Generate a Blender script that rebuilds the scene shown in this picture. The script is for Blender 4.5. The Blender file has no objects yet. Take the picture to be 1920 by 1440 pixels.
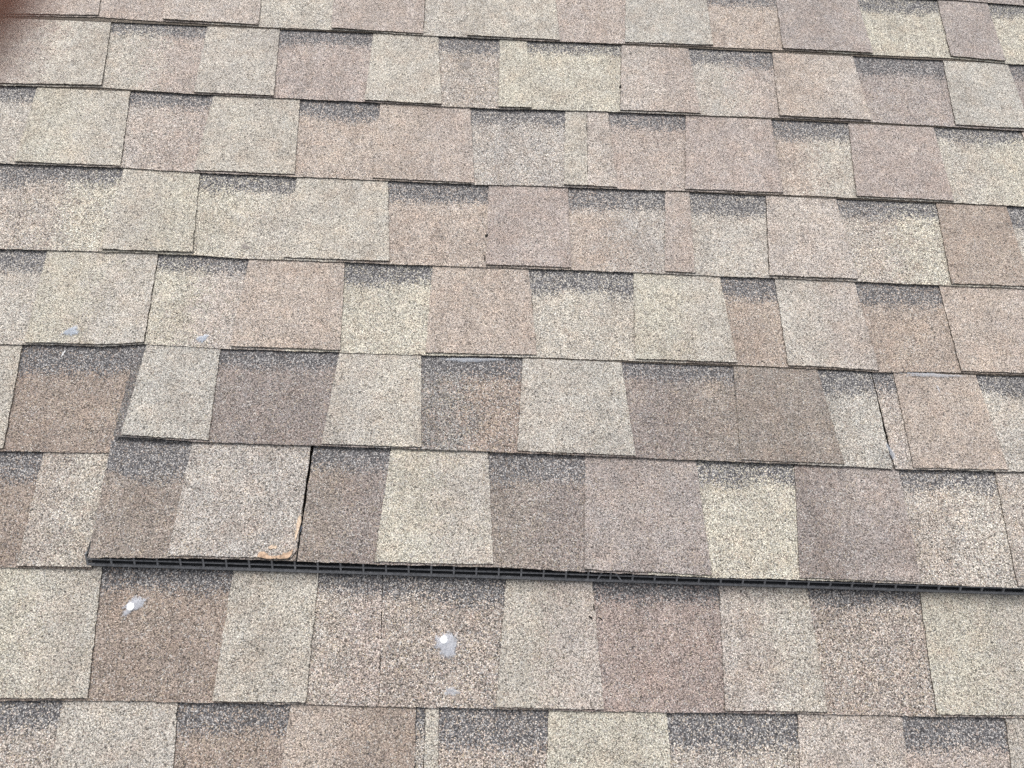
import bpy, math, random
import numpy as np
from mathutils import Matrix, Vector

# ------------------------------------------------------------------ camera, sky, sun, exposure
scene = bpy.context.scene
random.seed(11)
PITCH = math.radians(26.57)                 # a 6-in-12 roof
ROOF = Matrix.Rotation(PITCH, 4, 'X')       # roof frame (u across, v up the slope, w out of the roof) -> world
LIFT = Matrix.Translation((0, 0, 4.2))      # the roof stands about a storey above the ground
ROOF = LIFT @ ROOF

cam_data = bpy.data.cameras.new('camera')
cam = bpy.data.objects.new('camera', cam_data)
scene.collection.objects.link(cam)
CAM_ROT = Matrix(((0.99889, -0.03061, -0.03589), (0.01428, 0.92130, -0.38859), (0.04496, 0.38764, 0.92071))).to_4x4()
CAM = ROOF @ Matrix.Translation((0, -1.14434, 0.93088)) @ CAM_ROT
cam.matrix_world = CAM
cam_data.sensor_width = 36.0
cam_data.lens = 27.0
cam_data.clip_start = 0.004
cam_data.clip_end = 2000
cam_data.dof.use_dof = True
cam_data.dof.focus_distance = 1.02
cam_data.dof.aperture_fstop = 10.0
scene.camera = cam

SUN_EL, SUN_AZ = math.radians(74), math.radians(-35)     # azimuth from +Y (up the slope) towards +X
world = bpy.data.worlds.new('World')
scene.world = world
world.use_nodes = True
wn = world.node_tree.nodes
sky = wn.new('ShaderNodeTexSky')
sky.sky_type = 'NISHITA'
sky.sun_disc = False
sky.sun_elevation = SUN_EL
sky.sun_rotation = SUN_AZ
sky.dust_density = 4.0
sky.air_density = 1.0
sky.ozone_density = 0.4
wn['Background'].inputs['Strength'].default_value = 0.13
haze_veil = wn.new('ShaderNodeHueSaturation')            # thin even cloud: the blue of the sky is mostly veiled
haze_veil.inputs['Saturation'].default_value = 0.22
world.node_tree.links.new(sky.outputs[0], haze_veil.inputs['Color'])
world.node_tree.links.new(haze_veil.outputs[0], wn['Background'].inputs[0])

sun_data = bpy.data.lights.new('sun', 'SUN')
sun_data.energy = 1.3
sun_data.angle = math.radians(35)
sun_data.color = (1.0, 0.975, 0.945)
sun = bpy.data.objects.new('sun', sun_data)
scene.collection.objects.link(sun)
sun_dir = Vector((math.sin(SUN_AZ) * math.cos(SUN_EL), math.cos(SUN_AZ) * math.cos(SUN_EL), math.sin(SUN_EL)))
sun.rotation_euler = sun_dir.to_track_quat('Z', 'Y').to_euler()

vs = scene.view_settings
vs.view_transform = 'Standard'
vs.look = 'None'
vs.gamma = 1.0
vs.use_curve_mapping = False
vs.exposure = 0.9
scene.cycles.use_denoising = False

# ------------------------------------------------------------------ materials
def srgb(r, g, b):
    f = lambda c: (c / 255 / 12.92) if c / 255 <= 0.04045 else ((c / 255 + 0.055) / 1.055) ** 2.4
    return (f(r), f(g), f(b))

class NT:
    """small helper round a node tree"""
    def __init__(self, name):
        self.m = bpy.data.materials.new(name)
        self.m.use_nodes = True
        self.t = self.m.node_tree
        self.b = self.t.nodes['Principled BSDF']
        self.out = self.t.nodes['Material Output']
    def n(self, kind, **kw):
        x = self.t.nodes.new('ShaderNode' + kind)
        for k, v in kw.items():
            setattr(x, k, v)
        return x
    def put(self, sock, v):
        if hasattr(v, 'is_output') or isinstance(v, bpy.types.NodeSocket):
            self.t.links.new(v, sock)
        elif isinstance(v, tuple) and len(v) == 3 and sock.type == 'RGBA':
            sock.default_value = (*v, 1)
        else:
            sock.default_value = v
    def math(self, op, a, b=None, c=None, clamp=False):
        x = self.n('Math', operation=op, use_clamp=clamp)
        for i, v in enumerate((a, b, c)):
            if v is not None:
                self.put(x.inputs[i], v)
        return x.outputs[0]
    def mix(self, fac, a, b, blend='MIX'):
        x = self.n('Mix', data_type='RGBA', blend_type=blend)
        self.put(x.inputs[0], fac)
        self.put(x.inputs[6], a)
        self.put(x.inputs[7], b)
        return x.outputs[2]
    def rng(self, v, a, b, c=0.0, d=1.0, smooth=True):
        x = self.n('MapRange', interpolation_type='SMOOTHSTEP' if smooth else 'LINEAR')
        for i, val in enumerate((v, a, b, c, d)):
            self.put(x.inputs[i], val)
        return x.outputs[0]
    def ramp(self, fac, stops, const=False):
        x = self.n('ValToRGB')
        r = x.color_ramp
        if const:
            r.interpolation = 'CONSTANT'
        while len(r.elements) < len(stops):
            r.elements.new(0.5)
        for e, (p, c) in zip(r.elements, stops):
            e.position = p
            e.color = (*c, 1) if isinstance(c, tuple) else (c, c, c, 1)
        self.put(x.inputs[0], fac)
        return x.outputs[0]
    def noise(self, vec, scale, detail=2.0, rough=0.5):
        x = self.n('TexNoise')
        self.put(x.inputs['Vector'], vec)
        x.inputs['Scale'].default_value = scale
        x.inputs['Detail'].default_value = detail
        x.inputs['Roughness'].default_value = rough
        return x.outputs['Fac']

def granule_material():
    k = NT('mineral_granules')
    rc = k.n('Attribute', attribute_name='rc').outputs['Vector']
    tone = k.n('Attribute', attribute_name='tone').outputs['Color']
    tone2 = k.n('Attribute', attribute_name='tone2').outputs['Color']
    par = k.n('SeparateXYZ')
    k.put(par.inputs[0], k.n('Attribute', attribute_name='par').outputs['Vector'])
    side, below, coarse = par.outputs
    # slightly warped lookup so the grains do not read as perfect cells
    vor = k.n('TexVoronoi', voronoi_dimensions='2D', feature='F1')
    k.put(vor.inputs['Vector'], rc)
    vor.inputs['Scale'].default_value = 790
    vor.inputs['Randomness'].default_value = 1.0
    sep = k.n('SeparateColor')
    k.put(sep.inputs[0], vor.outputs['Color'])
    r1, r2, r3 = sep.outputs
    dist = vor.outputs['Distance']
    big = k.noise(rc, 14, 3, 0.6)
    mid = k.noise(rc, 60, 3, 0.65)
    fine = k.noise(rc, 260, 2, 0.6)
    # two blends of granules bleeding into each other across the tab
    w = k.math('ADD', k.math('MULTIPLY', k.math('SUBTRACT', mid, 0.5), 1.6), k.rng(side, 0.2, 0.8))
    pick2 = k.math('LESS_THAN', r1, w)
    base = k.mix(pick2, tone, tone2)
    # brightness of the single grain
    lum = k.ramp(r3, [(0.0, 0.31), (0.14, 0.56), (0.38, 0.88), (0.66, 1.09), (0.90, 1.37), (1.0, 1.70)])
    lum = k.mix(coarse, lum, k.mix(1.0, lum, lum, 'MULTIPLY'))
    col = k.mix(1.0, base, lum, 'MULTIPLY')
    # stray grains of other colours: rust, cream, blue-grey, white
    odd = k.ramp(r2, [(0.0, (0.28, 0.20, 0.17)), (0.05, (0.46, 0.39, 0.28)), (0.10, (0.22, 0.23, 0.25)), (0.14, (0.62, 0.61, 0.58)), (0.19, (0.33, 0.26, 0.24)), (0.25, (0.5, 0.5, 0.5))], True)
    isodd = k.math('MULTIPLY', k.math('LESS_THAN', r2, 0.25), k.math('MULTIPLY_ADD', coarse, 0.40, 0.42))
    col = k.mix(isodd, col, odd)
    # blotches: slow change of tone over a few centimetres
    col = k.mix(1.0, col, k.ramp(big, [(0.25, (0.86, 0.84, 0.83)), (0.5, 1.0), (0.75, (1.10, 1.10, 1.08))]), 'MULTIPLY')
    col = k.mix(1.0, col, k.ramp(mid, [(0.25, 0.88), (0.5, 1.0), (0.75, 1.10)]), 'MULTIPLY')
    hue = k.noise(rc, 33, 2, 0.6)
    col = k.mix(1.0, col, k.ramp(hue, [(0.30, (0.975, 0.99, 1.01)), (0.5, 1.0), (0.72, (1.03, 0.99, 0.965))]), 'MULTIPLY')
    # sparse dark specks: grit and lost granules
    sp = k.n('TexVoronoi', voronoi_dimensions='2D', feature='F1')
    k.put(sp.inputs['Vector'], rc)
    sp.inputs['Scale'].default_value = 150
    ssep = k.n('SeparateColor')
    k.put(ssep.inputs[0], sp.outputs['Color'])
    speck = k.math('MULTIPLY', k.math('LESS_THAN', ssep.outputs[0], 0.05), k.rng(sp.outputs['Distance'], 0.12, 0.26, 0.8, 0.0))
    col = k.mix(speck, col, (0.05, 0.045, 0.042))
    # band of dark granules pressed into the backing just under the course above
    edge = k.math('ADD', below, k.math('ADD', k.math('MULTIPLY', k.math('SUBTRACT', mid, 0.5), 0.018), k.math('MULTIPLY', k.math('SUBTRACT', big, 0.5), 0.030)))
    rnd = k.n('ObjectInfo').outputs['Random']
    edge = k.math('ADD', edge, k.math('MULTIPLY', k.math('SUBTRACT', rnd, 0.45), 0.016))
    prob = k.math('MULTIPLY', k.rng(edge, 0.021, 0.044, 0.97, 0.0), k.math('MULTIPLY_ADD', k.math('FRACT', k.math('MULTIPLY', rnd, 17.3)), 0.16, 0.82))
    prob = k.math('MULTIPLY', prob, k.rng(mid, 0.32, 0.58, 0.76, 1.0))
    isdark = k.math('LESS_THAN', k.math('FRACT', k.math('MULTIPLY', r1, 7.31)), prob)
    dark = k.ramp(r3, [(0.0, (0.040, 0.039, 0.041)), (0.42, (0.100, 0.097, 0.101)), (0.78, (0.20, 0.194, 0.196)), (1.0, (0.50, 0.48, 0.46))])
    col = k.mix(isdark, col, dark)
    # bare asphalt between the grains
    gap = k.math('MULTIPLY', k.rng(dist, 0.46, 0.82, 0.0, 0.75), k.rng(mid, 0.28, 0.72, 1.25, 0.75), clamp=True)
    col = k.mix(gap, col, (0.035, 0.032, 0.03))
    # rain streaks run down the slope across the courses
    mp = k.n('Mapping')
    k.put(mp.inputs['Vector'], rc)
    mp.inputs['Scale'].default_value = (26, 3.2, 1)
    col = k.mix(1.0, col, k.ramp(k.noise(mp.outputs[0], 1.0, 3, 0.6), [(0.3, (0.94, 0.935, 0.93)), (0.5, 1.0), (0.7, 1.04)]), 'MULTIPLY')
    k.put(k.b.inputs['Base Color'], col)
    k.b.inputs['Roughness'].default_value = 0.86
    k.b.inputs['Specular IOR Level'].default_value = 0.25
    bump = k.n('Bump')
    bump.inputs['Strength'].default_value = 0.75
    bump.inputs['Distance'].default_value = 0.0014
    h = k.math('ADD', k.math('MULTIPLY', dist, -0.75), k.math('MULTIPLY', fine, 0.5))
    k.put(bump.inputs['Height'], h)
    k.put(k.b.inputs['Normal'], bump.outputs[0])
    return k.m

def edge_material():
    k = NT('cut_asphalt_edge')
    rc = k.n('Attribute', attribute_name='rc').outputs['Vector']
    n1 = k.noise(rc, 520, 2, 0.7)
    n2 = k.noise(rc, 35, 2, 0.5)
    col = k.ramp(n1, [(0.30, (0.022, 0.019, 0.016)), (0.54, (0.085, 0.07, 0.055)), (0.66, (0.27, 0.22, 0.17)), (0.8, (0.44, 0.38, 0.30))])
    col = k.mix(k.rng(n2, 0.4, 0.7), col, (0.07, 0.057, 0.045))
    k.put(k.b.inputs['Base Color'], col)
    k.b.inputs['Roughness'].default_value = 0.9
    bump = k.n('Bump')
    bump.inputs['Distance'].default_value = 0.001
    k.put(bump.inputs['Height'], n1)
    k.put(k.b.inputs['Normal'], bump.outputs[0])
    return k.m

def simple(name, color, rough=0.6, spec=0.5, noise_scale=200, noise_amt=0.25, bump=0.0003):
    k = NT(name)
    tc = k.n('TexCoord').outputs['Object']
    n = k.noise(tc, noise_scale, 3, 0.6)
    lo = tuple(c * (1 - noise_amt) for c in color)
    hi = tuple(min(1, c * (1 + noise_amt)) for c in color)
    k.put(k.b.inputs['Base Color'], k.ramp(n, [(0.3, lo), (0.7, hi)]))
    k.b.inputs['Roughness'].default_value = rough
    k.b.inputs['Specular IOR Level'].default_value = spec
    b = k.n('Bump')
    b.inputs['Distance'].default_value = bump
    k.put(b.inputs['Height'], n)
    k.put(k.b.inputs['Normal'], b.outputs[0])
    return k.m

def sealant_material(name, cover, tint, nscale=330, lo=0.06, hi=0.44):
    """cured clear sealant: milky film, thin spots let the granules show"""
    k = NT(name)
    tc = k.n('TexCoord').outputs['Object']
    n = k.noise(tc, nscale, 3, 0.65)
    r = k.n('Attribute', attribute_name='film').outputs['Fac']
    k.put(k.b.inputs['Base Color'], k.ramp(n, [(0.3, tuple(c * 0.72 for c in tint)), (0.65, tint)]))
    k.b.inputs['Roughness'].default_value = 0.32
    k.put(k.b.inputs['Alpha'], k.math('MULTIPLY', k.rng(k.math('ADD', r, k.math('MULTIPLY', k.math('SUBTRACT', n, 0.5), 1.2)), lo, hi), cover))
    b = k.n('Bump')
    b.inputs['Distance'].default_value = 0.0006
    k.put(b.inputs['Height'], n)
    k.put(k.b.inputs['Normal'], b.outputs[0])
    return k.m

GRAN = granule_material()
EDGE = edge_material()
FELT = simple('asphalt_felt', (0.035, 0.032, 0.03), 0.95, 0.2)
DECK = simple('roof_decking', (0.08, 0.065, 0.05), 0.9, 0.2, 30)
PLASTIC = simple('black_vent_plastic', (0.17, 0.173, 0.182), 0.5, 0.4, 300, 0.35)
SEAL = sealant_material('milky_sealant', 0.62, (0.46, 0.48, 0.53))
FAINT = sealant_material('thin_clear_sealant', 0.45, (0.44, 0.47, 0.52))
DRIP = sealant_material('white_drip', 0.75, (0.75, 0.75, 0.74))
SCUFF = sealant_material('dark_scuff', 0.75, (0.10, 0.075, 0.06), 420, 0.50, 0.66)
SEALB = sealant_material('bluish_sealant', 0.62, (0.34, 0.39, 0.47))
GLINT = simple('white_glint', (0.93, 0.93, 0.92), 0.4, 0.5, 300, 0.03, 0.0001)  # plain white painted in for the bright glint on the sealant dome
TORN = simple('bare_torn_mat', (0.36, 0.255, 0.18), 0.9, 0.2, 260, 0.45, 0.0008)
TORN_PALE = simple('pale_torn_mat', (0.46, 0.36, 0.27), 0.9, 0.2, 330, 0.5, 0.0008)
VENT_SHADE = simple('vent_plastic_shaded', (0.010, 0.011, 0.013), 0.6, 0.3, 300, 0.4)  # same plastic as the rails; the shade inside the vent is put into its colour
SKIN = simple('finger_skin', (0.46, 0.24, 0.18), 0.55, 0.35, 600, 0.12, 0.0001)
NAIL = simple('nail_plate', (0.55, 0.36, 0.30), 0.3, 0.5, 300, 0.05, 0.0001)
SOOT = simple('black_debris', (0.012, 0.011, 0.01), 0.9, 0.2)
STRAW = simple('dry_straw', (0.20, 0.19, 0.18), 0.8, 0.2)
ZINC = simple('blue_grey_flashing', (0.26, 0.30, 0.38), 0.45, 0.5)

# ------------------------------------------------------------------ helpers
def link(name, me, parent=None, origin=(0, 0, 0)):
    """mesh in roof coordinates (metres) -> object whose origin sits at `origin` on the roof"""
    ob = bpy.data.objects.new(name, me)
    scene.collection.objects.link(ob)
    o = Vector(origin)
    me.transform(Matrix.Translation(-o))
    if parent is None:
        ob.matrix_world = ROOF @ Matrix.Translation(o)
    else:
        ob.parent = parent
        ob.location = o - Vector(parent.get('_o', (0, 0, 0)))
    return ob

def tag(o, label=None, cat=None, group=None, kind=None):
    if label: o['label'] = label
    if cat: o['category'] = cat
    if group: o['group'] = group
    if kind: o['kind'] = kind
    return o

class Geo:
    def __init__(self):
        self.v, self.f, self.mi = [], [], []
        self.tone, self.tone2, self.par = [], [], []
    def add(self, verts, faces, mi, tone=(0, 0, 0), tone2=(0, 0, 0), par=None):
        o = len(self.v)
        self.v += verts
        self.tone += [tone] * len(verts)
        self.tone2 += [tone2] * len(verts)
        self.par += par if par else [(0, 9, 0)] * len(verts)
        for f in faces:
            self.f.append([i + o for i in f])
            self.mi.append(mi)
    def mesh(self, name, mats, smooth=False):
        me = bpy.data.meshes.new(name)
        me.from_pydata(self.v, [], self.f)
        for m in mats:
            me.materials.append(m)
        me.polygons.foreach_set('material_index', self.mi)
        n = len(self.v)
        a = me.attributes.new('rc', 'FLOAT_VECTOR', 'POINT'); a.data.foreach_set('vector', np.array(self.v, 'f').ravel())
        for nm, d in (('tone', self.tone), ('tone2', self.tone2)):
            a = me.attributes.new(nm, 'FLOAT_COLOR', 'POINT')
            a.data.foreach_set('color', np.hstack([np.array(d, 'f'), np.ones((n, 1), 'f')]).ravel())
        a = me.attributes.new('par', 'FLOAT_VECTOR', 'POINT'); a.data.foreach_set('vector', np.array(self.par, 'f').ravel())
        me.update()
        if smooth:
            me.polygons.foreach_set('use_smooth', [True] * len(me.polygons))
        return me

# ------------------------------------------------------------------ measured roof layout (millimetres on the roof plane)
# LINES: the butt line of each course; PIECES: (T raised tab / R recessed backing, left edge at the upper course, left edge at the butt,
# granule blend, second blend, 1 where a new shingle strip begins[, own right edge])
PIECES = {
 1: [
  ('T', -901.4, -941.0, 'PK', 'PK', 0),
  ('R', -646.4, -629.7, 'PK', 'PK', 0),
  ('T', -539.7, -529.3, 'PL', 'PL', 0),
  ('R', -386.4, -377.5, 'LC', 'LC', 0),
  ('T', -269.3, -262.8, 'PK', 'PK', 0),
  ('R', -118.1, -115.7, 'LG', 'LG', 1),
  ('T', -48.0, -45.6, 'LC', 'LC', 0),
  ('R', 96.1, 105.0, 'PK', 'PK', 0),
  ('T', 218.9, 210.8, 'GW', 'GW', 0),
  ('R', 354.4, 356.1, 'TN', 'TN', 0),
  ('T', 475.1, 470.6, 'MV', 'MV', 0),
  ('R', 616.7, 621.3, 'CY', 'CY', 0),
  ('T', 758.0, 752.0, 'MV', 'MV', 0),
  ('R', 845.8, 843.3, 'CY', 'CY', 0),
  (None, 1043.4, 1018.1),
 ],
 2: [
  ('T', -806.8, -788.5, 'PK', 'LC', 0),
  ('R', -609.6, -592.8, 'LC', 'PK', 0),
  ('T', -458.4, -455.1, 'LG', 'LG', 0),
  ('R', -344.4, -334.0, 'MP', 'MP', 0),
  ('T', -195.7, -196.7, 'LC', 'LC', 0),
  ('R', -91.3, -78.6, 'SP', 'SP', 0),
  ('T', 7.7, 8.1, 'CY', 'CY', 0),
  ('R', 51.7, 60.7, 'CY', 'CY', 0),
  ('T', 205.6, 197.2, 'PL', 'PK', 1),
  ('R', 315.2, 324.1, 'LG', 'PK', 0),
  ('T', 453.9, 447.8, 'TN', 'PL', 0),
  ('R', 588.1, 594.4, 'MV', 'MV', 0),
  ('T', 739.8, 729.0, 'GW', 'GW', 0),
  ('R', 849.5, 850.7, 'MV', 'MV', 0),
  (None, 1013.1, 984.7),
 ],
 3: [
  ('R', -815.3, -800.5, 'LG', 'LG', 0),
  ('T', -689.8, -684.7, 'CY', 'LC', 0),
  ('R', -551.1, -534.5, 'PL', 'PK', 0),
  ('T', -426.4, -430.0, 'LC', 'LC', 0),
  ('R', -295.0, -284.8, 'TN', 'TN', 0),
  ('T', -173.0, -173.1, 'TN', 'PK', 0),
  ('R', -34.6, -23.2, 'PG', 'PG', 0),
  ('T', 112.3, 107.7, 'LC', 'LC', 0),
  ('T', 145.6, 143.1, 'PL', 'PL', 1),
  ('R', 178.9, 187.4, 'PK', 'PK', 0),
  ('T', 300.2, 288.2, 'MP', 'MP', 0),
  ('R', 435.2, 436.3, 'TN', 'LC', 0),
  ('T', 558.5, 546.8, 'MP', 'MP', 0),
  ('R', 695.1, 695.3, 'LC', 'CY', 0),
  ('T', 837.0, 834.2, 'PK', 'PK', 0),
  (None, 1014.9, 982.6),
 ],
 4: [
  ('R', -781.3, -764.3, 'SP', 'SP', 0),
  ('R', -668.8, -649.7, 'SP', 'CY', 0),
  ('T', -531.3, -531.4, 'LC', 'CY', 1),
  ('R', -421.8, -407.4, 'CY', 'LC', 0),
  ('T', -282.1, -283.5, 'LC', 'LC', 0),
  ('R', -149.7, -136.8, 'TN', 'TN', 0),
  ('T', -2.9, -3.7, 'MP', 'MP', 0),
  ('R', 114.4, 117.2, 'TN', 'PG', 0),
  ('T', 259.0, 248.9, 'PK', 'PK', 0),
  ('R', 295.8, 292.0, 'LG', 'LG', 0),
  ('T', 410.7, 397.7, 'PL', 'PL', 1),
  ('R', 516.6, 525.5, 'SP', 'CY', 0),
  ('T', 669.6, 660.5, 'TB', 'TB', 0),
  ('R', 777.6, 777.4, 'LG', 'LG', 0),
  (None, 928.5, 906.6),
 ],
 5: [
  ('R', -739.1, -720.8, 'LG', 'LG', 0),
  ('T', -605.3, -597.0, 'CY', 'LG', 0),
  ('R', -454.8, -446.0, 'CY', 'PL', 1),
  ('T', -330.7, -334.8, 'TN', 'TN', 0),
  ('R', -198.7, -191.3, 'CY', 'CY', 0),
  ('T', -77.4, -79.4, 'TN', 'TN', 0),
  ('R', 57.6, 68.8, 'LC', 'LC', 0),
  ('T', 204.5, 200.7, 'CY', 'LC', 0),
  ('R', 328.2, 338.2, 'TB', 'TB', 0),
  ('T', 406.2, 406.8, 'LG', 'PL', 0),
  ('R', 521.5, 531.8, 'TB', 'TB', 1),
  ('T', 643.8, 644.9, 'TN', 'PK', 0),
  (None, 863.0, 865.1),
 ],
 6: [
  ('T', -717.1, -702.6, 'LC', 'LC', 0),
  ('R', -601.5, -585.6, 'BR', 'BR', 0),
  ('R', -456.3, -456.6, 'DK', 'DK', 1),
  ('T', -443.5, -446.6, 'GW', 'GW', 0),
  ('R', -347.3, -338.8, 'MD', 'MD', 0),
  ('T', -193.1, -200.2, 'LG', 'LC', 0),
  ('R', -84.5, -76.1, 'SD', 'BR', 0),
  ('T', 49.7, 43.8, 'LG', 'GW', 0),
  ('R', 181.8, 193.6, 'MD', 'GB', 0),
  ('T', 333.1, 327.1, 'GB', 'GB', 0),
  ('R', 447.8, 460.4, 'GW', 'GW', 0, 522.8, 522.8),
  ('R', 523.5, 525.5, 'PL', 'PL', 1),
  ('T', 552.2, 549.1, 'TN', 'TN', 0),
  ('R', 666.2, 673.6, 'LG', 'LG', 0),
  (None, 837.1, 840.0),
 ],
 7: [
  ('R', -686.5, -665.2, 'BR', 'BR', 0),
  ('T', -538.8, -533.5, 'SP', 'LC', 0),
  ('R', -458.8, -448.1, 'GB', 'GB', 1),
  ('T', -360.2, -358.2, 'PG', 'PG', 0, -213.7, -211.4),
  ('R', -211.0, -210.2, 'GB', 'MD', 1),
  ('T', -114.3, -121.4, 'CY', 'LG', 0),
  ('R', 7.8, 16.9, 'GB', 'MD', 0),
  ('T', 129.6, 123.4, 'MV', 'MV', 0),
  ('R', 270.7, 274.0, 'CY', 'CY', 0),
  ('T', 397.2, 378.0, 'MD', 'MV', 0),
  ('R', 531.5, 525.0, 'SP', 'LG', 0),
  ('T', 657.9, 640.7, 'SP', 'SP', 0),
  (None, 815.7, 796.6),
 ],
 8: [
  ('T', -590.0, -575.8, 'CY', 'LC', 0),
  ('R', -439.1, -421.1, 'BR', 'BR', 0),
  ('T', -287.6, -287.4, 'LC', 'LC', 0),
  ('R', -187.7, -185.5, 'SP', 'PK', 0),
  ('R', -113.6, -105.6, 'SC', 'SC', 1),
  ('T', 33.2, 23.9, 'LC', 'PL', 0),
  ('R', 135.3, 144.5, 'PB', 'PB', 0),
  ('T', 287.7, 280.8, 'PL', 'LC', 0),
  ('R', 394.9, 398.0, 'SC', 'SC', 0),
  ('T', 532.3, 522.9, 'CY', 'LC', 0),
  (None, 689.3, 680.0),
 ],
 9: [
  ('R', -578.1, -570.5, 'SP', 'SP', 0),
  ('T', -449.0, -443.9, 'LG', 'LG', 0),
  ('R', -325.6, -307.9, 'BR', 'BR', 0),
  ('T', -202.6, -208.1, 'TN', 'BR', 0),
  ('R', -64.8, -58.3, 'SP', 'SP', 0),
  ('T', -54.2, -50.6, 'LC', 'LC', 1),
  ('R', -39.4, -33.0, 'SC', 'SC', 0),
  ('T', 82.3, 76.9, 'CY', 'CY', 0),
  ('R', 215.4, 219.3, 'SP', 'SP', 0),
  ('T', 364.2, 351.0, 'PL', 'PL', 0),
  ('R', 483.8, 477.8, 'PK', 'PK', 0),
  ('T', 604.6, 587.4, 'LG', 'LG', 0),
  (None, 733.0, 715.5),
 ],
}
LINES = {
 0: [(-1411.6, -3.8), (-818.2, -10.1), (25.5, -10.5), (844.2, -11.5), (909.0, -16.1), (1560.7, -17.8)],
 1: [(-1340.0, -165.0), (-780.8, -149.8), (-631.0, -143.5), (-530.5, -146.2), (-379.2, -148.0), (-246.4, -147.6), (-115.9, -149.7), (-45.7, -149.9), (105.2, -149.7), (211.3, -147.7), (356.8, -145.7), (471.6, -145.6), (624.4, -146.7), (753.6, -145.8), (856.7, -152.4), (1502.0, -149.1)],
 2: [(-1283.9, -291.2), (-743.2, -290.7), (-594.1, -286.3), (-456.1, -290.9), (-334.7, -291.4), (-197.1, -292.0), (-78.8, -293.8), (8.1, -294.2), (103.8, -291.0), (197.7, -290.0), (324.8, -289.3), (448.8, -287.8), (598.3, -288.2), (730.6, -290.6), (852.6, -292.5), (1435.4, -298.0)],
 3: [(-1221.8, -431.0), (-704.9, -433.8), (-535.6, -432.8), (-430.9, -436.1), (-285.4, -436.5), (-173.5, -436.7), (-23.2, -437.9), (63.0, -435.7), (181.4, -435.7), (288.9, -434.3), (437.3, -433.9), (548.0, -434.4), (696.8, -436.1), (803.1, -437.8), (1370.3, -443.7)],
 4: [(-1155.9, -579.5), (-666.7, -576.7), (-567.1, -575.0), (-532.5, -575.2), (-408.3, -575.0), (-349.7, -577.7), (-284.1, -577.5), (-203.5, -577.5), (-137.1, -578.2), (-3.7, -577.7), (117.5, -577.0), (249.4, -577.6), (292.6, -578.4), (398.6, -578.4), (526.7, -579.3), (660.3, -580.8), (779.1, -580.4), (1307.2, -585.0)],
 5: [(-1089.7, -728.4), (-628.6, -719.3), (-561.1, -718.4), (-500.0, -717.8), (-473.0, -716.0), (-447.6, -712.8), (-425.5, -713.5), (-335.5, -715.7), (-191.7, -716.0), (-79.6, -716.0), (68.9, -713.9), (201.2, -714.7), (338.9, -715.4), (407.7, -717.0), (467.5, -717.3), (532.9, -719.8), (584.9, -717.2), (646.3, -716.7), (744.1, -717.4), (1244.4, -725.3)],
 6: [(-1027.3, -868.8), (-590.1, -863.6), (-456.8, -861.9), (-456.7, -842.5), (-449.5, -842.2), (-398.5, -844.2), (-339.6, -846.6), (-200.6, -847.4), (-76.2, -848.0), (43.9, -849.4), (194.0, -851.4), (327.8, -853.3), (461.4, -855.2), (521.2, -857.0), (551.0, -856.9), (704.5, -856.2), (1178.4, -857.6)],
 7: [(-967.3, -1003.9), (-552.8, -1003.2), (-457.2, -1003.0), (-448.3, -1003.0), (-448.2, -993.1), (-359.0, -991.1), (-257.2, -990.7), (-214.4, -991.5), (-122.2, -993.2), (-23.4, -993.5), (16.9, -993.2), (124.3, -996.4), (275.2, -999.9), (378.8, -1000.2), (526.1, -1002.1), (642.2, -1004.6), (1095.6, -1012.3)],
 8: [(-905.2, -1143.5), (-514.8, -1145.1), (-424.3, -1143.3), (-286.3, -1144.0), (-185.9, -1144.1), (-105.8, -1144.6), (23.9, -1145.5), (144.8, -1146.5), (281.4, -1146.2), (398.9, -1145.7), (524.1, -1146.7), (634.6, -1146.3), (1056.5, -1145.6)],
 9: [(-841.9, -1285.9), (-476.7, -1287.8), (43.8, -1289.6), (588.7, -1292.0), (990.1, -1294.2)],
}
EXPO = 0.143
CAL = (0.690, 0.684, 0.662)
COURSE_DIM = {6: 0.94, 7: 0.92, 8: 0.94, 9: 0.94}     # brightness fall-off down the slope, put into the colour of the lower courses
TONES = {'LG': (203, 196, 187), 'LC': (205, 198, 187), 'CY': (208, 202, 187), 'PK': (195, 181, 173), 'PL': (201, 190, 182), 'TN': (198, 183, 172),
         'TB': (186, 170, 158), 'BR': (170, 154, 143), 'MV': (180, 169, 165), 'MP': (191, 177, 171), 'MD': (158, 147, 143), 'GW': (200, 195, 187),
         'GB': (162, 151, 143), 'SP': (191, 181, 172), 'SC': (183, 171, 162), 'SD': (150, 145, 142), 'PG': (192, 185, 179), 'DK': (124, 120, 119), 'PB': (178, 161, 155)}
def muted(c, amt=0.14):
    g_ = 0.3 * c[0] + 0.6 * c[1] + 0.1 * c[2]
    return tuple(x + (g_ - x) * amt for x in c)
TONE = {k: tuple(m * c for m, c in zip(CAL, muted(srgb(*v)))) for k, v in TONES.items()}
COARSE = {'SP': 0.35, 'SC': 0.5, 'SD': 0.45, 'PG': 0.25, 'PL': 0.15}
W_BUTT, W_TOP, PLY, TAB = 0.0048, 0.0010, 0.0011, 0.0018

def line_v(k, u):
    pts = LINES.get(k)
    if pts is None:
        ref = LINES[0] if k < 0 else LINES[9]
        return line_v(0 if k < 0 else 9, u) - (k if k < 0 else k - 9) * EXPO
    um = u * 1000
    if um <= pts[0][0]: return pts[0][1] / 1000
    for (a, b), (c, d) in zip(pts, pts[1:]):
        if um <= c:
            return (b + (d - b) * (um - a) / (c - a)) / 1000 if c > a else d / 1000
    return pts[-1][1] / 1000

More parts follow.
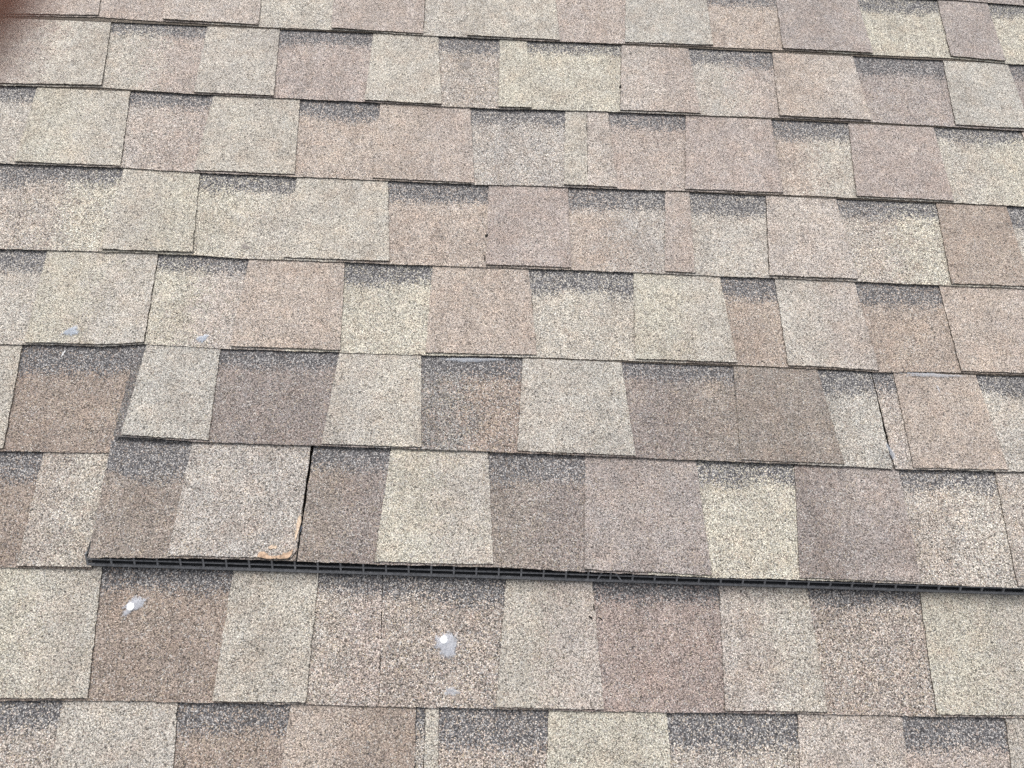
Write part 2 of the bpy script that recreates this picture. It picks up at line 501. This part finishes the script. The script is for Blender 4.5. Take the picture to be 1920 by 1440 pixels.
U_VENT, U_NEW6 = None, None
def raise_of(k, u):
    """extra lift at the butt and at the top of a course where the repaired part rides over the vent"""
    if k == 7 and u >= PIECES[7][2][2] / 1000 - 0.0005: return 0.018, 0.005
    if k == 6 and u >= PIECES[6][2][2] / 1000 - 0.0005: return 0.006, 0.0
    return 0.0, 0.0

def surf(k, u, v, rr):
    s = (v - line_v(k, u)) / EXPO
    return (W_BUTT + rr[0]) * (1 - s) + (W_TOP + rr[1]) * s

def wob(a, x):
    return math.sin(x * 61 + a * 7.1) * 0.5 + math.sin(x * 173 + a * 3.7) * 0.3 + math.sin(x * 397 + a * 1.9) * 0.2

def outline(k, lt, lb, rt, rb, step, jit, vback, head, seed):
    """polygon (u, v): butt edge left to right, right edge up, top, left edge down"""
    rnd = random.Random(seed)
    n = max(1, int((rb - lb) / step)) if step else 1
    pts = []
    eps = 0.0003
    for i in range(n + 1):
        u = lb + (rb - lb) * i / n
        uu = min(max(u, lb + eps), rb - eps)
        j = (wob(seed, u) * 0.8 + rnd.uniform(-1, 1) * 0.7) * jit if step else 0
        pts.append((u, line_v(k, uu) + vback + j))
    def sideline(ub, ut, first):
        vb = first[1]
        vt = line_v(k - 1, ut) 
        m = max(1, int((vt - vb) / step)) if step else 1
        q = []
        for i in range(1, m + 1):
            t = i / m
            j = (wob(seed + 5, t * 0.4) * 0.9 + rnd.uniform(-1, 1) * 0.8) * jit if (step and i < m) else 0
            q.append((ub + (ut - ub) * t + j, vb + (vt - vb) * t))
        q.append((ut + (ut - ub) / (vt - vb) * head, vt + head))
        return q
    R_ = sideline(rb, rt, pts[-1])
    L_ = sideline(lb, lt, pts[0])
    return pts + R_ + L_[::-1], len(pts)

def plate(g, k, kind, lt, lb, rt, rb, c1, c2, seed, fine=True, rr=None, vis=None, corner=0.0):
    """one ply piece of a course; kind R = backing, T = raised tab, F = felt core"""
    rnd = random.Random(seed * 3 + 1)
    if rr is None: rr = raise_of(k, (lb + rb) / 2)
    step, jit = (0.0042, 0.00060) if fine else (0, 0)
    if kind == 'T': off, thick, vback, head = TAB, TAB - 0.0001, 0.0018 + rnd.uniform(0, 0.0014), 0.022
    elif kind == 'R': off, thick, vback, head = 0.0, PLY, 0.0, 0.030
    else: off, thick, vback, head = -PLY - 0.0001, 0.0005, 0.0012, 0.034
    lift = (rnd.uniform(0, 0.0016), rnd.uniform(0, 0.0016)) if kind == 'T' and not rr[0] else (0, 0)
    poly, nb = outline(k, lt, lb, rt, rb, step, jit, vback, head, seed)
    if corner:                                   # lower right corner worn round
        (ur, vr), q = poly[nb - 1], []
        for i, (u, v) in enumerate(poly):
            if i < nb and u > ur - corner:
                q.append((u - 0.0006, vr + corner - math.sqrt(max(0, corner ** 2 - (u - ur + corner) ** 2))))
            elif nb <= i < nb + 12 and v < vr + corner: continue
            else: q.append((u, v))
        poly = q
    top, bot, par = [], [], []
    a, b = vis if vis else ((lb + lt) / 2, (rb + rt) / 2)
    co = COARSE.get(c1, 0.0) + (0.15 if kind == 'R' else 0)
    for u, v in poly:
        s = (v - line_v(k, u)) / EXPO
        w = surf(k, u, v, rr) + off + (lift[0] + (lift[1] - lift[0]) * (u - lb) / (rb - lb)) * max(0, 1 - s * 1.6)
        top.append((u, v, w))
        bot.append((u, v, w - thick))
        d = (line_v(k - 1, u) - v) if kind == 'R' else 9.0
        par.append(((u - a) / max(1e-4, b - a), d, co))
    n = len(poly)
    dim = COURSE_DIM.get(k, 1.0)
    t1, t2 = (tuple(dim * x for x in TONE.get(c, (0, 0, 0))) for c in (c1, c2))
    m_top = 0 if kind != 'F' else 1
    # a narrow worn lip: granules roll over the cut edge
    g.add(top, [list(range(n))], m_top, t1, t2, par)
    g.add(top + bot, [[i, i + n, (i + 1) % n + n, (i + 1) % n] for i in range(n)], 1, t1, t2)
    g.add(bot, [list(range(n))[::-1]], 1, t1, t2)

# ------------------------------------------------------------------ the roof
gd = Geo()
x0, x1, y0, y1 = -3.1, 3.1, -3.0, 2.0
b = [(x, y, z) for z in (-0.030, -0.012) for x, y in ((x0, y0), (x1, y0), (x1, y1), (x0, y1))]
gd.add(b, [[3, 2, 1, 0], [4, 5, 6, 7], [0, 1, 5, 4], [1, 2, 6, 5], [2, 3, 7, 6], [3, 0, 4, 7]], 0)
roof = link('roof', gd.mesh('roof', [DECK]))
tag(roof, 'weathered tan and grey laminated asphalt shingle roof slope', kind='structure')

seed = 100
strips = []
for k in sorted(PIECES):
    ps = PIECES[k]
    n = len(ps) - 1
    pieces = []
    for i in range(n):
        e = ps[i]
        rt, rb = (e[6], e[7]) if len(e) > 6 else (ps[i + 1][1], ps[i + 1][2])
        pieces.append(dict(kind=e[0], lt=e[1] / 1000, lb=e[2] / 1000, rt=rt / 1000, rb=rb / 1000, c1=e[3], c2=e[4], new=e[5] or i == 0, torn=len(e) > 6 and e[0] == 'T'))
    runs = []
    for p in pieces:
        if p['new']: runs.append([])
        runs[-1].append(p)
    for run in runs:
        a, z = run[0], run[-1]
        G = 0.0003
        g = Geo()
        plate(g, k, 'F', a['lt'] + G, a['lb'] + G, z['rt'] - G, z['rb'] - G, '', '', seed, fine=False)
        seed += 1
        vb = line_v(k, (a['lb'] + z['rb']) / 2)
        origin = ((a['lb'] + z['rb']) / 2, vb, W_BUTT)
        sh = link('shingle', g.mesh('shingle', [FELT, EDGE]), roof, origin)
        sh['_o'] = origin
        # backing panels run on under the tabs and meet below the middle of each tab
        m = len(run)
        for i, p in enumerate(run):
            if p['kind'] != 'R': continue
            lt, lb, rt, rb = p['lt'], p['lb'], p['rt'], p['rb']
            if i == 0: lt += G; lb += G
            elif run[i - 1]['kind'] == 'T':
                q = run[i - 1]
                lt, lb = ((q['lt'] + q['rt']) / 2, (q['lb'] + q['rb']) / 2) if i - 1 > 0 else (q['lt'] + G, q['lb'] + G)
                lt += 0.0001; lb += 0.0001
            if i == m - 1: rt -= G; rb -= G
            elif run[i + 1]['kind'] == 'T':
                q = run[i + 1]
                rt, rb = ((q['lt'] + q['rt']) / 2, (q['lb'] + q['rb']) / 2) if i + 1 < m - 1 else (q['rt'] - G, q['rb'] - G)
                rt -= 0.0001; rb -= 0.0001
            g = Geo()
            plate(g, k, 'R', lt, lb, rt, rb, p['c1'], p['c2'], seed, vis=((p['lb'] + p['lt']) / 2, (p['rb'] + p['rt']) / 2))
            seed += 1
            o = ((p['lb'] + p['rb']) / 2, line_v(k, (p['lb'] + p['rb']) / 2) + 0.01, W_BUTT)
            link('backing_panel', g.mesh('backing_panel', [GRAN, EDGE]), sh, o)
        for i, p in enumerate(run):
            if p['kind'] != 'T': continue
            g = Geo()
            gap = 0.0003
            plate(g, k, 'T', p['lt'] + gap, p['lb'] + gap, p['rt'] - gap, p['rb'] - gap, p['c1'], p['c2'], seed, corner=0.009 if p['torn'] else 0)
            if p['torn']: torn_shingle, torn_origin = sh, origin
            # a tab with no backing panel in reach gets its own ply below
            near = [run[j]['kind'] for j in (i - 1, i + 1) if 0 <= j < m]
            if 'R' not in near:
                plate(g, k, 'R', p['lt'] + G, p['lb'] + G, p['rt'] - G, p['rb'] - G, p['c1'], p['c2'], seed + 7)
            seed += 1
            o = ((p['lb'] + p['rb']) / 2, line_v(k, (p['lb'] + p['rb']) / 2) + 0.01, W_BUTT)
            link('tab', g.mesh('tab', [GRAN, EDGE]), sh, o)
for o in list(bpy.data.objects):
    if '_o' in o: del o['_o']

# the roof goes on past the photograph: the same courses, all in one mass
g = Geo()
names = ['LG', 'LC', 'CY', 'PK', 'PL', 'TN', 'TB', 'BR', 'MV', 'MP', 'MD', 'GW', 'GB', 'SP', 'SC']
rnd = random.Random(5)
def fill(k, ua, ub):
    u, kind = ua, rnd.choice('TR')
    while u < ub - 0.01:
        wd = min(rnd.uniform(0.10, 0.19), ub - u)
        if ub - u - wd < 0.06: wd = ub - u
        c = rnd.choice(names)
        plate(g, k, 'R', u, u, u + wd, u + wd, c, c, rnd.randrange(9999), fine=False)
        if kind == 'T':
            plate(g, k, 'T', u, u, u + wd, u + wd, c, c, rnd.randrange(9999), fine=False)
        kind = 'R' if kind == 'T' else 'T'
        u += wd
for k in range(-13, 20):
    if 1 <= k <= 9:
        fill(k, -3.0, PIECES[k][0][2] / 1000)
        fill(k, PIECES[k][-1][2] / 1000, 3.0)
    else:
        fill(k, -3.0, 3.0)
outer = link('outer_shingles', g.mesh('outer_shingles', [GRAN, EDGE]), roof)
tag(outer, kind='stuff')

# ------------------------------------------------------------------ black intake vent under the repaired course
def box(g, a, b_, mi=0):
    (ax, ay, az), (bx, by, bz) = a, b_
    v = [(x, y, z) for z in (az, bz) for x, y in ((ax, ay), (bx, ay), (bx, by), (ax, by))]
    g.add(v, [[3, 2, 1, 0], [4, 5, 6, 7], [0, 1, 5, 4], [1, 2, 6, 5], [2, 3, 7, 6], [3, 0, 4, 7]], mi)

VL, VR = -0.4515, 1.02
def vent_frame(u):
    """front foot of the vent follows the shingle butt above it"""
    t = (u - VL) / (0.6588 - VL)
    return -0.9995 - 0.0105 * t
def bar(g, ua, ub, q0, q1, q2, q3, n=1):
    """bar along u with a quad section given as (v offset, w) in the vent's own frame"""
    for i in range(n):
        a, c = ua + (ub - ua) * i / n, ua + (ub - ua) * (i + 1) / n
        v = [(a, vent_frame(a) + q[0], q[1]) for q in (q0, q1, q2, q3)] + [(c, vent_frame(c) + q[0], q[1]) for q in (q0, q1, q2, q3)]
        g.add(v, [[0, 1, 5, 4], [1, 2, 6, 5], [2, 3, 7, 6], [3, 0, 4, 7], [0, 3, 2, 1], [4, 5, 6, 7]], 0)
VE = bpy.data.objects.new('intake_vent', None)
scene.collection.objects.link(VE)
VO = Vector(((VL + VR) / 2, -1.0, 0.004))
VE.matrix_world = ROOF @ Matrix.Translation(VO)
tag(VE, 'long black plastic grille vent under the lifted course of shingles', 'roof vent')
def vpart(name, g):
    me = g.mesh(name, [VENT_SHADE if name in ('base_plate', 'back_wall', 'top_plate') else PLASTIC])
    o = bpy.data.objects.new(name, me)
    scene.collection.objects.link(o)
    me.transform(Matrix.Translation(-VO))
    o.parent = VE
    return o
# the grille leans back up the slope: from the foot (v 0, w 5 mm) to the top lip (v +14 mm, w 21 mm)
def on_face(t, d=0.0):
    """point on the leaning face: t 0 foot .. 1 lip, d depth behind the face"""
    return (0.0003 + 0.0110 * t + d * 0.70, 0.0076 + 0.0120 * t - d * 0.66)
def face_bar(g, ua, ub, t0, t1, depth=0.0025, n=1):
    bar(g, ua, ub, on_face(t0), on_face(t1), on_face(t1, depth), on_face(t0, depth), n)
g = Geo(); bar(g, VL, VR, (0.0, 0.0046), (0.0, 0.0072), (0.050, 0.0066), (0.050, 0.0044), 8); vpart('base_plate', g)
g = Geo(); face_bar(g, VL, VR, -0.03, 0.17, 0.002, 8); vpart('bottom_rail', g)
g = Geo(); face_bar(g, VL, VR, 0.50, 0.59, 0.002, 8); vpart('middle_rail', g)
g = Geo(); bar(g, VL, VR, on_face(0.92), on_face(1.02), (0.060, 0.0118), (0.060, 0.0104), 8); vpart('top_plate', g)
g = Geo(); face_bar(g, VL - 0.0022, VL, -0.08, 1.0, 0.040); vpart('end_cap', g)
RP = 0.02640
i = 1
while VL + i * RP < VR:
    u = VL + i * RP
    if True:
        g = Geo()
        face_bar(g, u - 0.0010, u + 0.0010, 0.17, 0.50, 0.0018)
        face_bar(g, u - 0.0010, u + 0.0010, 0.59, 0.92, 0.0018)
        # rib runs back into the vent
        box(g, (u - 0.0006, vent_frame(u) + 0.012, 0.0072), (u + 0.0006, vent_frame(u) + 0.045, 0.0125))
        vpart('rib', g)
    i += 1
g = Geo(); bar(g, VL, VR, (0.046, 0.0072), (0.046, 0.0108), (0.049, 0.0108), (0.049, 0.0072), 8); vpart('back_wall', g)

# ------------------------------------------------------------------ sealant, glint caps, scraps
def roof_w(u, v):
    """height of the uppermost shingle surface"""
    for k in range(1, 10):
        if v >= line_v(k, u) - 1e-6:
            ps = PIECES[k]
            s = (v - line_v(k, u)) / EXPO
            off = 0
            for i in range(len(ps) - 1):
                l = (ps[i][2] * (1 - s) + ps[i][1] * s) / 1000
                r = (ps[i + 1][2] * (1 - s) + ps[i + 1][1] * s) / 1000
                if l <= u < r and ps[i][0] == 'T': off = TAB + 0.0008
            return surf(k, u, v, raise_of(k, u)) + off
    return 0.006

def film(name, cu, cv, ru, rv, mat, seed_, height=0.0012, lean=0.0, rag=0.22, label=None, group=None, parent=None, flat=None):
    """irregular thin dome of sealant lying on the granules"""
    r_ = random.Random(seed_)
    ph = [r_.uniform(0, 6.28) for _ in range(6)]
    verts, faces, fl = [], [], []
    NA, NR = 40, 7
    for j in range(NR + 1):
        t = j / NR
        for i in range(NA):
            a = i / NA * 2 * math.pi
            rr = 1 + rag * (math.sin(2 * a + ph[0]) * 0.5 + math.sin(3 * a + ph[1]) * 0.5 + math.sin(5 * a + ph[2]) * 0.4 + math.sin(9 * a + ph[3]) * 0.25)
            x, y = math.cos(a) * rr * t, math.sin(a) * rr * t
            u = cu + (x * math.cos(lean) * ru - y * math.sin(lean) * rv)
            v = cv + (x * math.sin(lean) * ru + y * math.cos(lean) * rv)
            w = (flat if flat is not None else roof_w(u, v)) + 0.0004 + height * (1 - t * t)
            verts.append((u, v, w)); fl.append(1.0 - t)
    for j in range(NR):
        for i in range(NA):
            faces.append([j * NA + i, (j + 1) * NA + i, (j + 1) * NA + (i + 1) % NA, j * NA + (i + 1) % NA])
    me = bpy.data.meshes.new(name)
    me.from_pydata(verts, [], faces)
    me.materials.append(mat)
    a = me.attributes.new('film', 'FLOAT', 'POINT'); a.data.foreach_set('value', np.array(fl, 'f'))
    me.polygons.foreach_set('use_smooth', [True] * len(me.polygons))
    me.update()
    o = link(name, me, None, (cu, cv, roof_w(cu, cv)))
    if label: tag(o, label, 'sealant', group)
    return o

def nail(parent, u, v, r=0.0047, h=0.0018):
    base = roof_w(u, v) + 0.0010
    prof = [(0.0, h), (0.45, h * 0.97), (0.8, h * 0.8), (0.97, h * 0.45), (1.0, 0.0)]
    verts, faces = [], []
    N = 24
    for rr, hh in prof:
        for i in range(N):
            a = i / N * 2 * math.pi
            verts.append((u + math.cos(a) * r * rr, v + math.sin(a) * r * rr * 1.12, base + hh))
    for j in range(len(prof) - 1):
        for i in range(N):
            faces.append([j * N + i, (j + 1) * N + i, (j + 1) * N + (i + 1) % N, j * N + (i + 1) % N])
    me = bpy.data.meshes.new('glint_cap')
    me.from_pydata(verts, [], faces)
    me.materials.append(GLINT)
    me.polygons.foreach_set('use_smooth', [True] * len(me.polygons))
    o = bpy.data.objects.new('glint_cap', me)
    scene.collection.objects.link(o)
    wo = ROOF.inverted() @ parent.matrix_world.translation
    me.transform(Matrix.Translation(-wo))
    o.parent = parent

S1 = film('sealant_patch', -0.3935, -1.0420, 0.0160, 0.0100, SEAL, 3, 0.0014, math.radians(38), 0.30, 'round milky sealant dab with white nail, on brown panel below the vent end')
S2 = film('sealant_patch', -0.0335, -1.0790, 0.0135, 0.0190, SEAL, 8, 0.0014, 0.25, 0.22, 'tall oval milky sealant dab with white nail, on speckled panel below the vent')
film('sealant_patch', -0.0265, -1.1285, 0.0085, 0.0058, FAINT, 12, 0.0006, 0.4, 0.4, 'faint small clear sealant smear below the tall sealant dab')
film('sealant_patch', -0.5413, -0.6990, 0.0105, 0.0088, SEALB, 21, 0.0010, 0.3, 0.3, 'bluish sealant dab on cream tab above the white drips')
film('sealant_patch', -0.3725, -0.7020, 0.0100, 0.0055, SEALB, 29, 0.0010, 0.9, 0.3, 'small slanted bluish sealant dab near lower edge of cream panel')
film('sealant_drip', -0.5475, -0.7290, 0.0014, 0.0075, DRIP, 31, 0.0008, -0.25, 0.15, 'pair of thin white sealant drips hanging below a shingle edge')
film('sealant_bead', -0.0150, -0.7195, 0.0560, 0.0034, FAINT, 37, 0.0016, 0.04, 0.25, 'long bluish sealant bead along a shingle edge in the middle')
film('sealant_bead', 0.6050, -0.7215, 0.0450, 0.0040, FAINT, 41, 0.0014, 0.0, 0.3, 'grey sealant bead above the tan tab with doubled left edge')
film('sealant_bead', 0.6080, -0.7420, 0.0016, 0.0062, FAINT, 43, 0.0008, 0.2, 0.2, 'tiny white sealant streak on tan tab below the grey bead')
film('sealant_bead', 0.5245, -0.8340, 0.0030, 0.0150, FAINT, 47, 0.0016, 0.22, 0.3, 'pale blue sealant filling the open joint beside the tan tab')
film('scuff_mark', -0.3380, -0.5590, 0.0120, 0.0095, SCUFF, 61, 0.0002, 0.5, 0.5, 'small dark scuff near the lower edge of a cream panel, left of centre')
film('scuff_mark', -0.0450, -0.2050, 0.0200, 0.0180, SCUFF, 67, 0.0002, 0.0, 0.3, 'round brownish scuff on speckled panel in the second course')
for o in bpy.data.objects:
    if o.name.startswith('scuff_mark'): o['category'] = 'scuff mark'
nail(S1, -0.3965, -1.0440, 0.0042)
nail(S2, -0.0374, -1.0735, 0.0042)

# ------------------------------------------------------------------ torn corner of the tab beside the open joint
def scrap(name, mat, pts, thick, wbase=None):
    """flat ragged flake: outline in roof metres, real thickness"""
    n = len(pts)
    cu = sum(p[0] for p in pts) / n; cv = sum(p[1] for p in pts) / n
    r_ = random.Random(n + int(cu * 1e5))
    pts = [(cu + (u - cu) * r_.uniform(0.78, 1.0), cv + (v - cv) * r_.uniform(0.78, 1.0)) for u, v in pts]
    fw = lambda u, v: (wbase if wbase is not None else roof_w(u, v)) 
    top = [(u, v, fw(u, v) + thick) for u, v in pts] + [(cu, cv, fw(cu, cv) + thick * 1.5)]
    bot = [(u, v, fw(u, v) - 0.0004) for u, v in pts]
    verts = top + bot
    faces = [[i, (i + 1) % n, n] for i in range(n)] + [[i, i + n + 1, (i + 1) % n + n + 1, (i + 1) % n] for i in range(n)]
    me = bpy.data.meshes.new(name)
    me.from_pydata(verts, [], faces)
    me.materials.append(mat)
    return me, (cu, cv, fw(cu, cv))

def shingle_part(name, mat, pts, thick):
    me, o = scrap(name, mat, pts, thick)
    ob = bpy.data.objects.new(name, me)
    scene.collection.objects.link(ob)
    me.transform(Matrix.Translation(-Vector(o)))
    ob.parent = torn_shingle
    ob.location = Vector(o) - Vector(torn_origin)
    ob['label'] = 'bare orange-brown mat where granules broke off the corner'
    return ob
shingle_part('torn_edge', TORN, [(-0.2567, -0.9882), (-0.2551, -0.982), (-0.2520, -0.9812), (-0.2492, -0.9807), (-0.2462, -0.9832), (-0.2439, -0.9842), (-0.2428, -0.9879), (-0.2323, -0.9888), (-0.232, -0.9905), (-0.2442, -0.9900)], 0.0004)
shingle_part('torn_edge', TORN, [(-0.2416, -0.9875), (-0.2350, -0.9868), (-0.2295, -0.987), (-0.227, -0.9826), (-0.2235, -0.9832), (-0.2211, -0.9813), (-0.2180, -0.9827), (-0.2153, -0.9770), (-0.2138, -0.9775), (-0.2147, -0.9838), (-0.2168, -0.9874), (-0.2205, -0.9896), (-0.2307, -0.9903)], 0.0005)
shingle_part('torn_edge', TORN_PALE, [(-0.2155, -0.9361), (-0.2128, -0.9350), (-0.2112, -0.9442), (-0.2125, -0.9530), (-0.2134, -0.9600), (-0.2148, -0.9700), (-0.2156, -0.9705), (-0.2168, -0.9601), (-0.2160, -0.9540), (-0.2170, -0.9475)], 0.0003)
shingle_part('torn_edge', TORN_PALE, [(-0.246, -0.9775), (-0.2440, -0.9750), (-0.2416, -0.9737), (-0.2380, -0.9748), (-0.2342, -0.9742), (-0.2349, -0.9785), (-0.2390, -0.9778), (-0.242, -0.9799)], 0.0003)

def loose(name, mat, pts, thick, label, cat, wbase=None):
    me, o = scrap(name, mat, pts, thick, wbase)
    return tag(link(name, me, None, o), label, cat)
def fleck(u, v, ru, rv, rot, sd):
    r_ = random.Random(sd)
    q = []
    for i in range(9):
        a = i / 9 * 2 * math.pi
        k_ = r_.uniform(0.6, 1.15)
        x, y = math.cos(a) * ru * k_, math.sin(a) * rv * k_
        q.append((u + x * math.cos(rot) - y * math.sin(rot), v + x * math.sin(rot) + y * math.cos(rot)))
    return q
loose('metal_flashing', ZINC, [(-0.2131, -0.9461), (-0.2106, -0.9467), (-0.2142, -0.9690), (-0.2168, -0.9680)], 0.0006, 'thin blue-grey flashing sliver showing through the open shingle joint', 'flashing', 0.0135)
loose('dark_fleck', SOOT, fleck(0.1995, -0.2395, 0.0022, 0.0032, 0.2, 1), 0.0012, 'black tar fleck on the joint beside a cream panel, upper courses', 'debris')
loose('dark_fleck', SOOT, fleck(-0.0036, -0.5257, 0.0021, 0.0036, -0.2, 2), 0.0012, 'black tar fleck on the edge between two pinkish tabs', 'debris')
loose('dark_fleck', SOOT, fleck(-0.0049, -0.5640, 0.0011, 0.0055, 0.0, 3), 0.0010, 'thin upright tar streak just below the fleck between pinkish tabs', 'debris')
loose('dark_fleck', SOOT, fleck(0.1320, -1.0455, 0.0042, 0.0013, -0.55, 4), 0.0010, 'small dark splinter lying on light tab below the vent', 'debris')
loose('dark_fleck', SOOT, fleck(0.1440, -1.0468, 0.0038, 0.0008, -0.6, 5), 0.0010, 'thin dark splinter on pinkish panel below the vent', 'debris')
loose('dark_fleck', SOOT, fleck(0.1362, -1.0335, 0.0011, 0.0042, 0.15, 6), 0.0010, 'upright dark splinter on tab edge close under the vent', 'debris')
# two bent braces inside the grille
for (a, b_) in (((0.1484, -0.9915), (0.1410, -1.0030)), ((0.1585, -0.9930), (0.1688, -1.0045))):
    g = Geo()
    (ua, va), (ub, vb) = a, b_
    h = 0.0008
    v = [(ua - h, va, 0.0172), (ua + h, va, 0.0172), (ub + h, vb, 0.0098), (ub - h, vb, 0.0098)]
    v = v + [(x, y + 0.0008, z + 0.0010) for x, y, z in v]
    g.add(v, [[3, 2, 1, 0], [4, 5, 6, 7], [0, 1, 5, 4], [1, 2, 6, 5], [2, 3, 7, 6], [3, 0, 4, 7]], 0)
    vpart('brace', g)

# ------------------------------------------------------------------ the photographer's fingertip at the edge of the lens
def finger_mesh():
    """finger along +X, tip at the origin, pad towards -Z"""
    N, verts, faces = 28, [], []
    prof = [(0.0, 0.0006), (0.0006, 0.0026), (0.0018, 0.0044), (0.0036, 0.0058), (0.006, 0.0068), (0.010, 0.0076), (0.015, 0.0079), (0.020, 0.0077), (0.0245, 0.0078), (0.028, 0.0082),
            (0.033, 0.0080), (0.042, 0.0084), (0.049, 0.0091), (0.054, 0.0094), (0.060, 0.0090), (0.070, 0.0094), (0.080, 0.0102), (0.088, 0.0100)]
    for x, r in prof:
        bend = -0.35 * max(0, x - 0.026) ** 1.3
        for i in range(N):
            a = i / N * 2 * math.pi
            y, z = math.cos(a) * r, math.sin(a) * r * 0.88
            if z < 0 and x < 0.024: z *= 1.08
            if z > 0 and x < 0.020: z *= 0.90
            verts.append((-x, y, z + bend))
    for j in range(len(prof) - 1):
        for i in range(N):
            faces.append([j * N + i, j * N + (i + 1) % N, (j + 1) * N + (i + 1) % N, (j + 1) * N + i])
    faces.append(list(range(N)))
    faces.append([(len(prof) - 1) * N + i for i in range(N)][::-1])
    me = bpy.data.meshes.new('finger')
    me.from_pydata(verts, [], faces)
    me.materials.append(SKIN)
    me.polygons.foreach_set('use_smooth', [True] * len(me.polygons))
    nv, nf = [], []
    for i in range(7):
        x = -0.0016 - 0.0105 * i / 6
        hw = 0.0046 * (1 - 0.25 * (i - 4) ** 2 / 16)
        for j in range(7):
            y = hw * (j / 3 - 1)
            r = 0.0050 + 0.0022 * min(1, i / 3)
            nv.append((x, y, r * 0.80 * math.sqrt(max(0.05, 1 - (y / 0.0078) ** 2)) + 0.0005))
    for i in range(6):
        for j in range(6):
            nf.append([i * 7 + j, i * 7 + j + 1, (i + 1) * 7 + j + 1, (i + 1) * 7 + j])
    mn = bpy.data.meshes.new('fingernail')
    mn.from_pydata(nv, [], nf)
    mn.materials.append(NAIL)
    mn.polygons.foreach_set('use_smooth', [True] * len(mn.polygons))
    return me, mn
fm, nm = finger_mesh()
finger = bpy.data.objects.new('finger', fm)
scene.collection.objects.link(finger)
DEPTH = 0.028
tip = Vector((-0.667 * DEPTH - 0.0006, 0.5 * DEPTH + 0.0001, -DEPTH))
ax = Vector((0.80, -0.60, 0.0)).normalized()
zx = Vector((0, 0, -1))
yx = zx.cross(ax)
B = Matrix((ax, yx, zx)).transposed().to_4x4()
finger.matrix_world = CAM @ Matrix.Translation(tip) @ B
tag(finger, 'blurred reddish fingertip at the top corner, close to the lens', 'finger')
nail_o = bpy.data.objects.new('fingernail', nm)
scene.collection.objects.link(nail_o)
nail_o.parent = finger
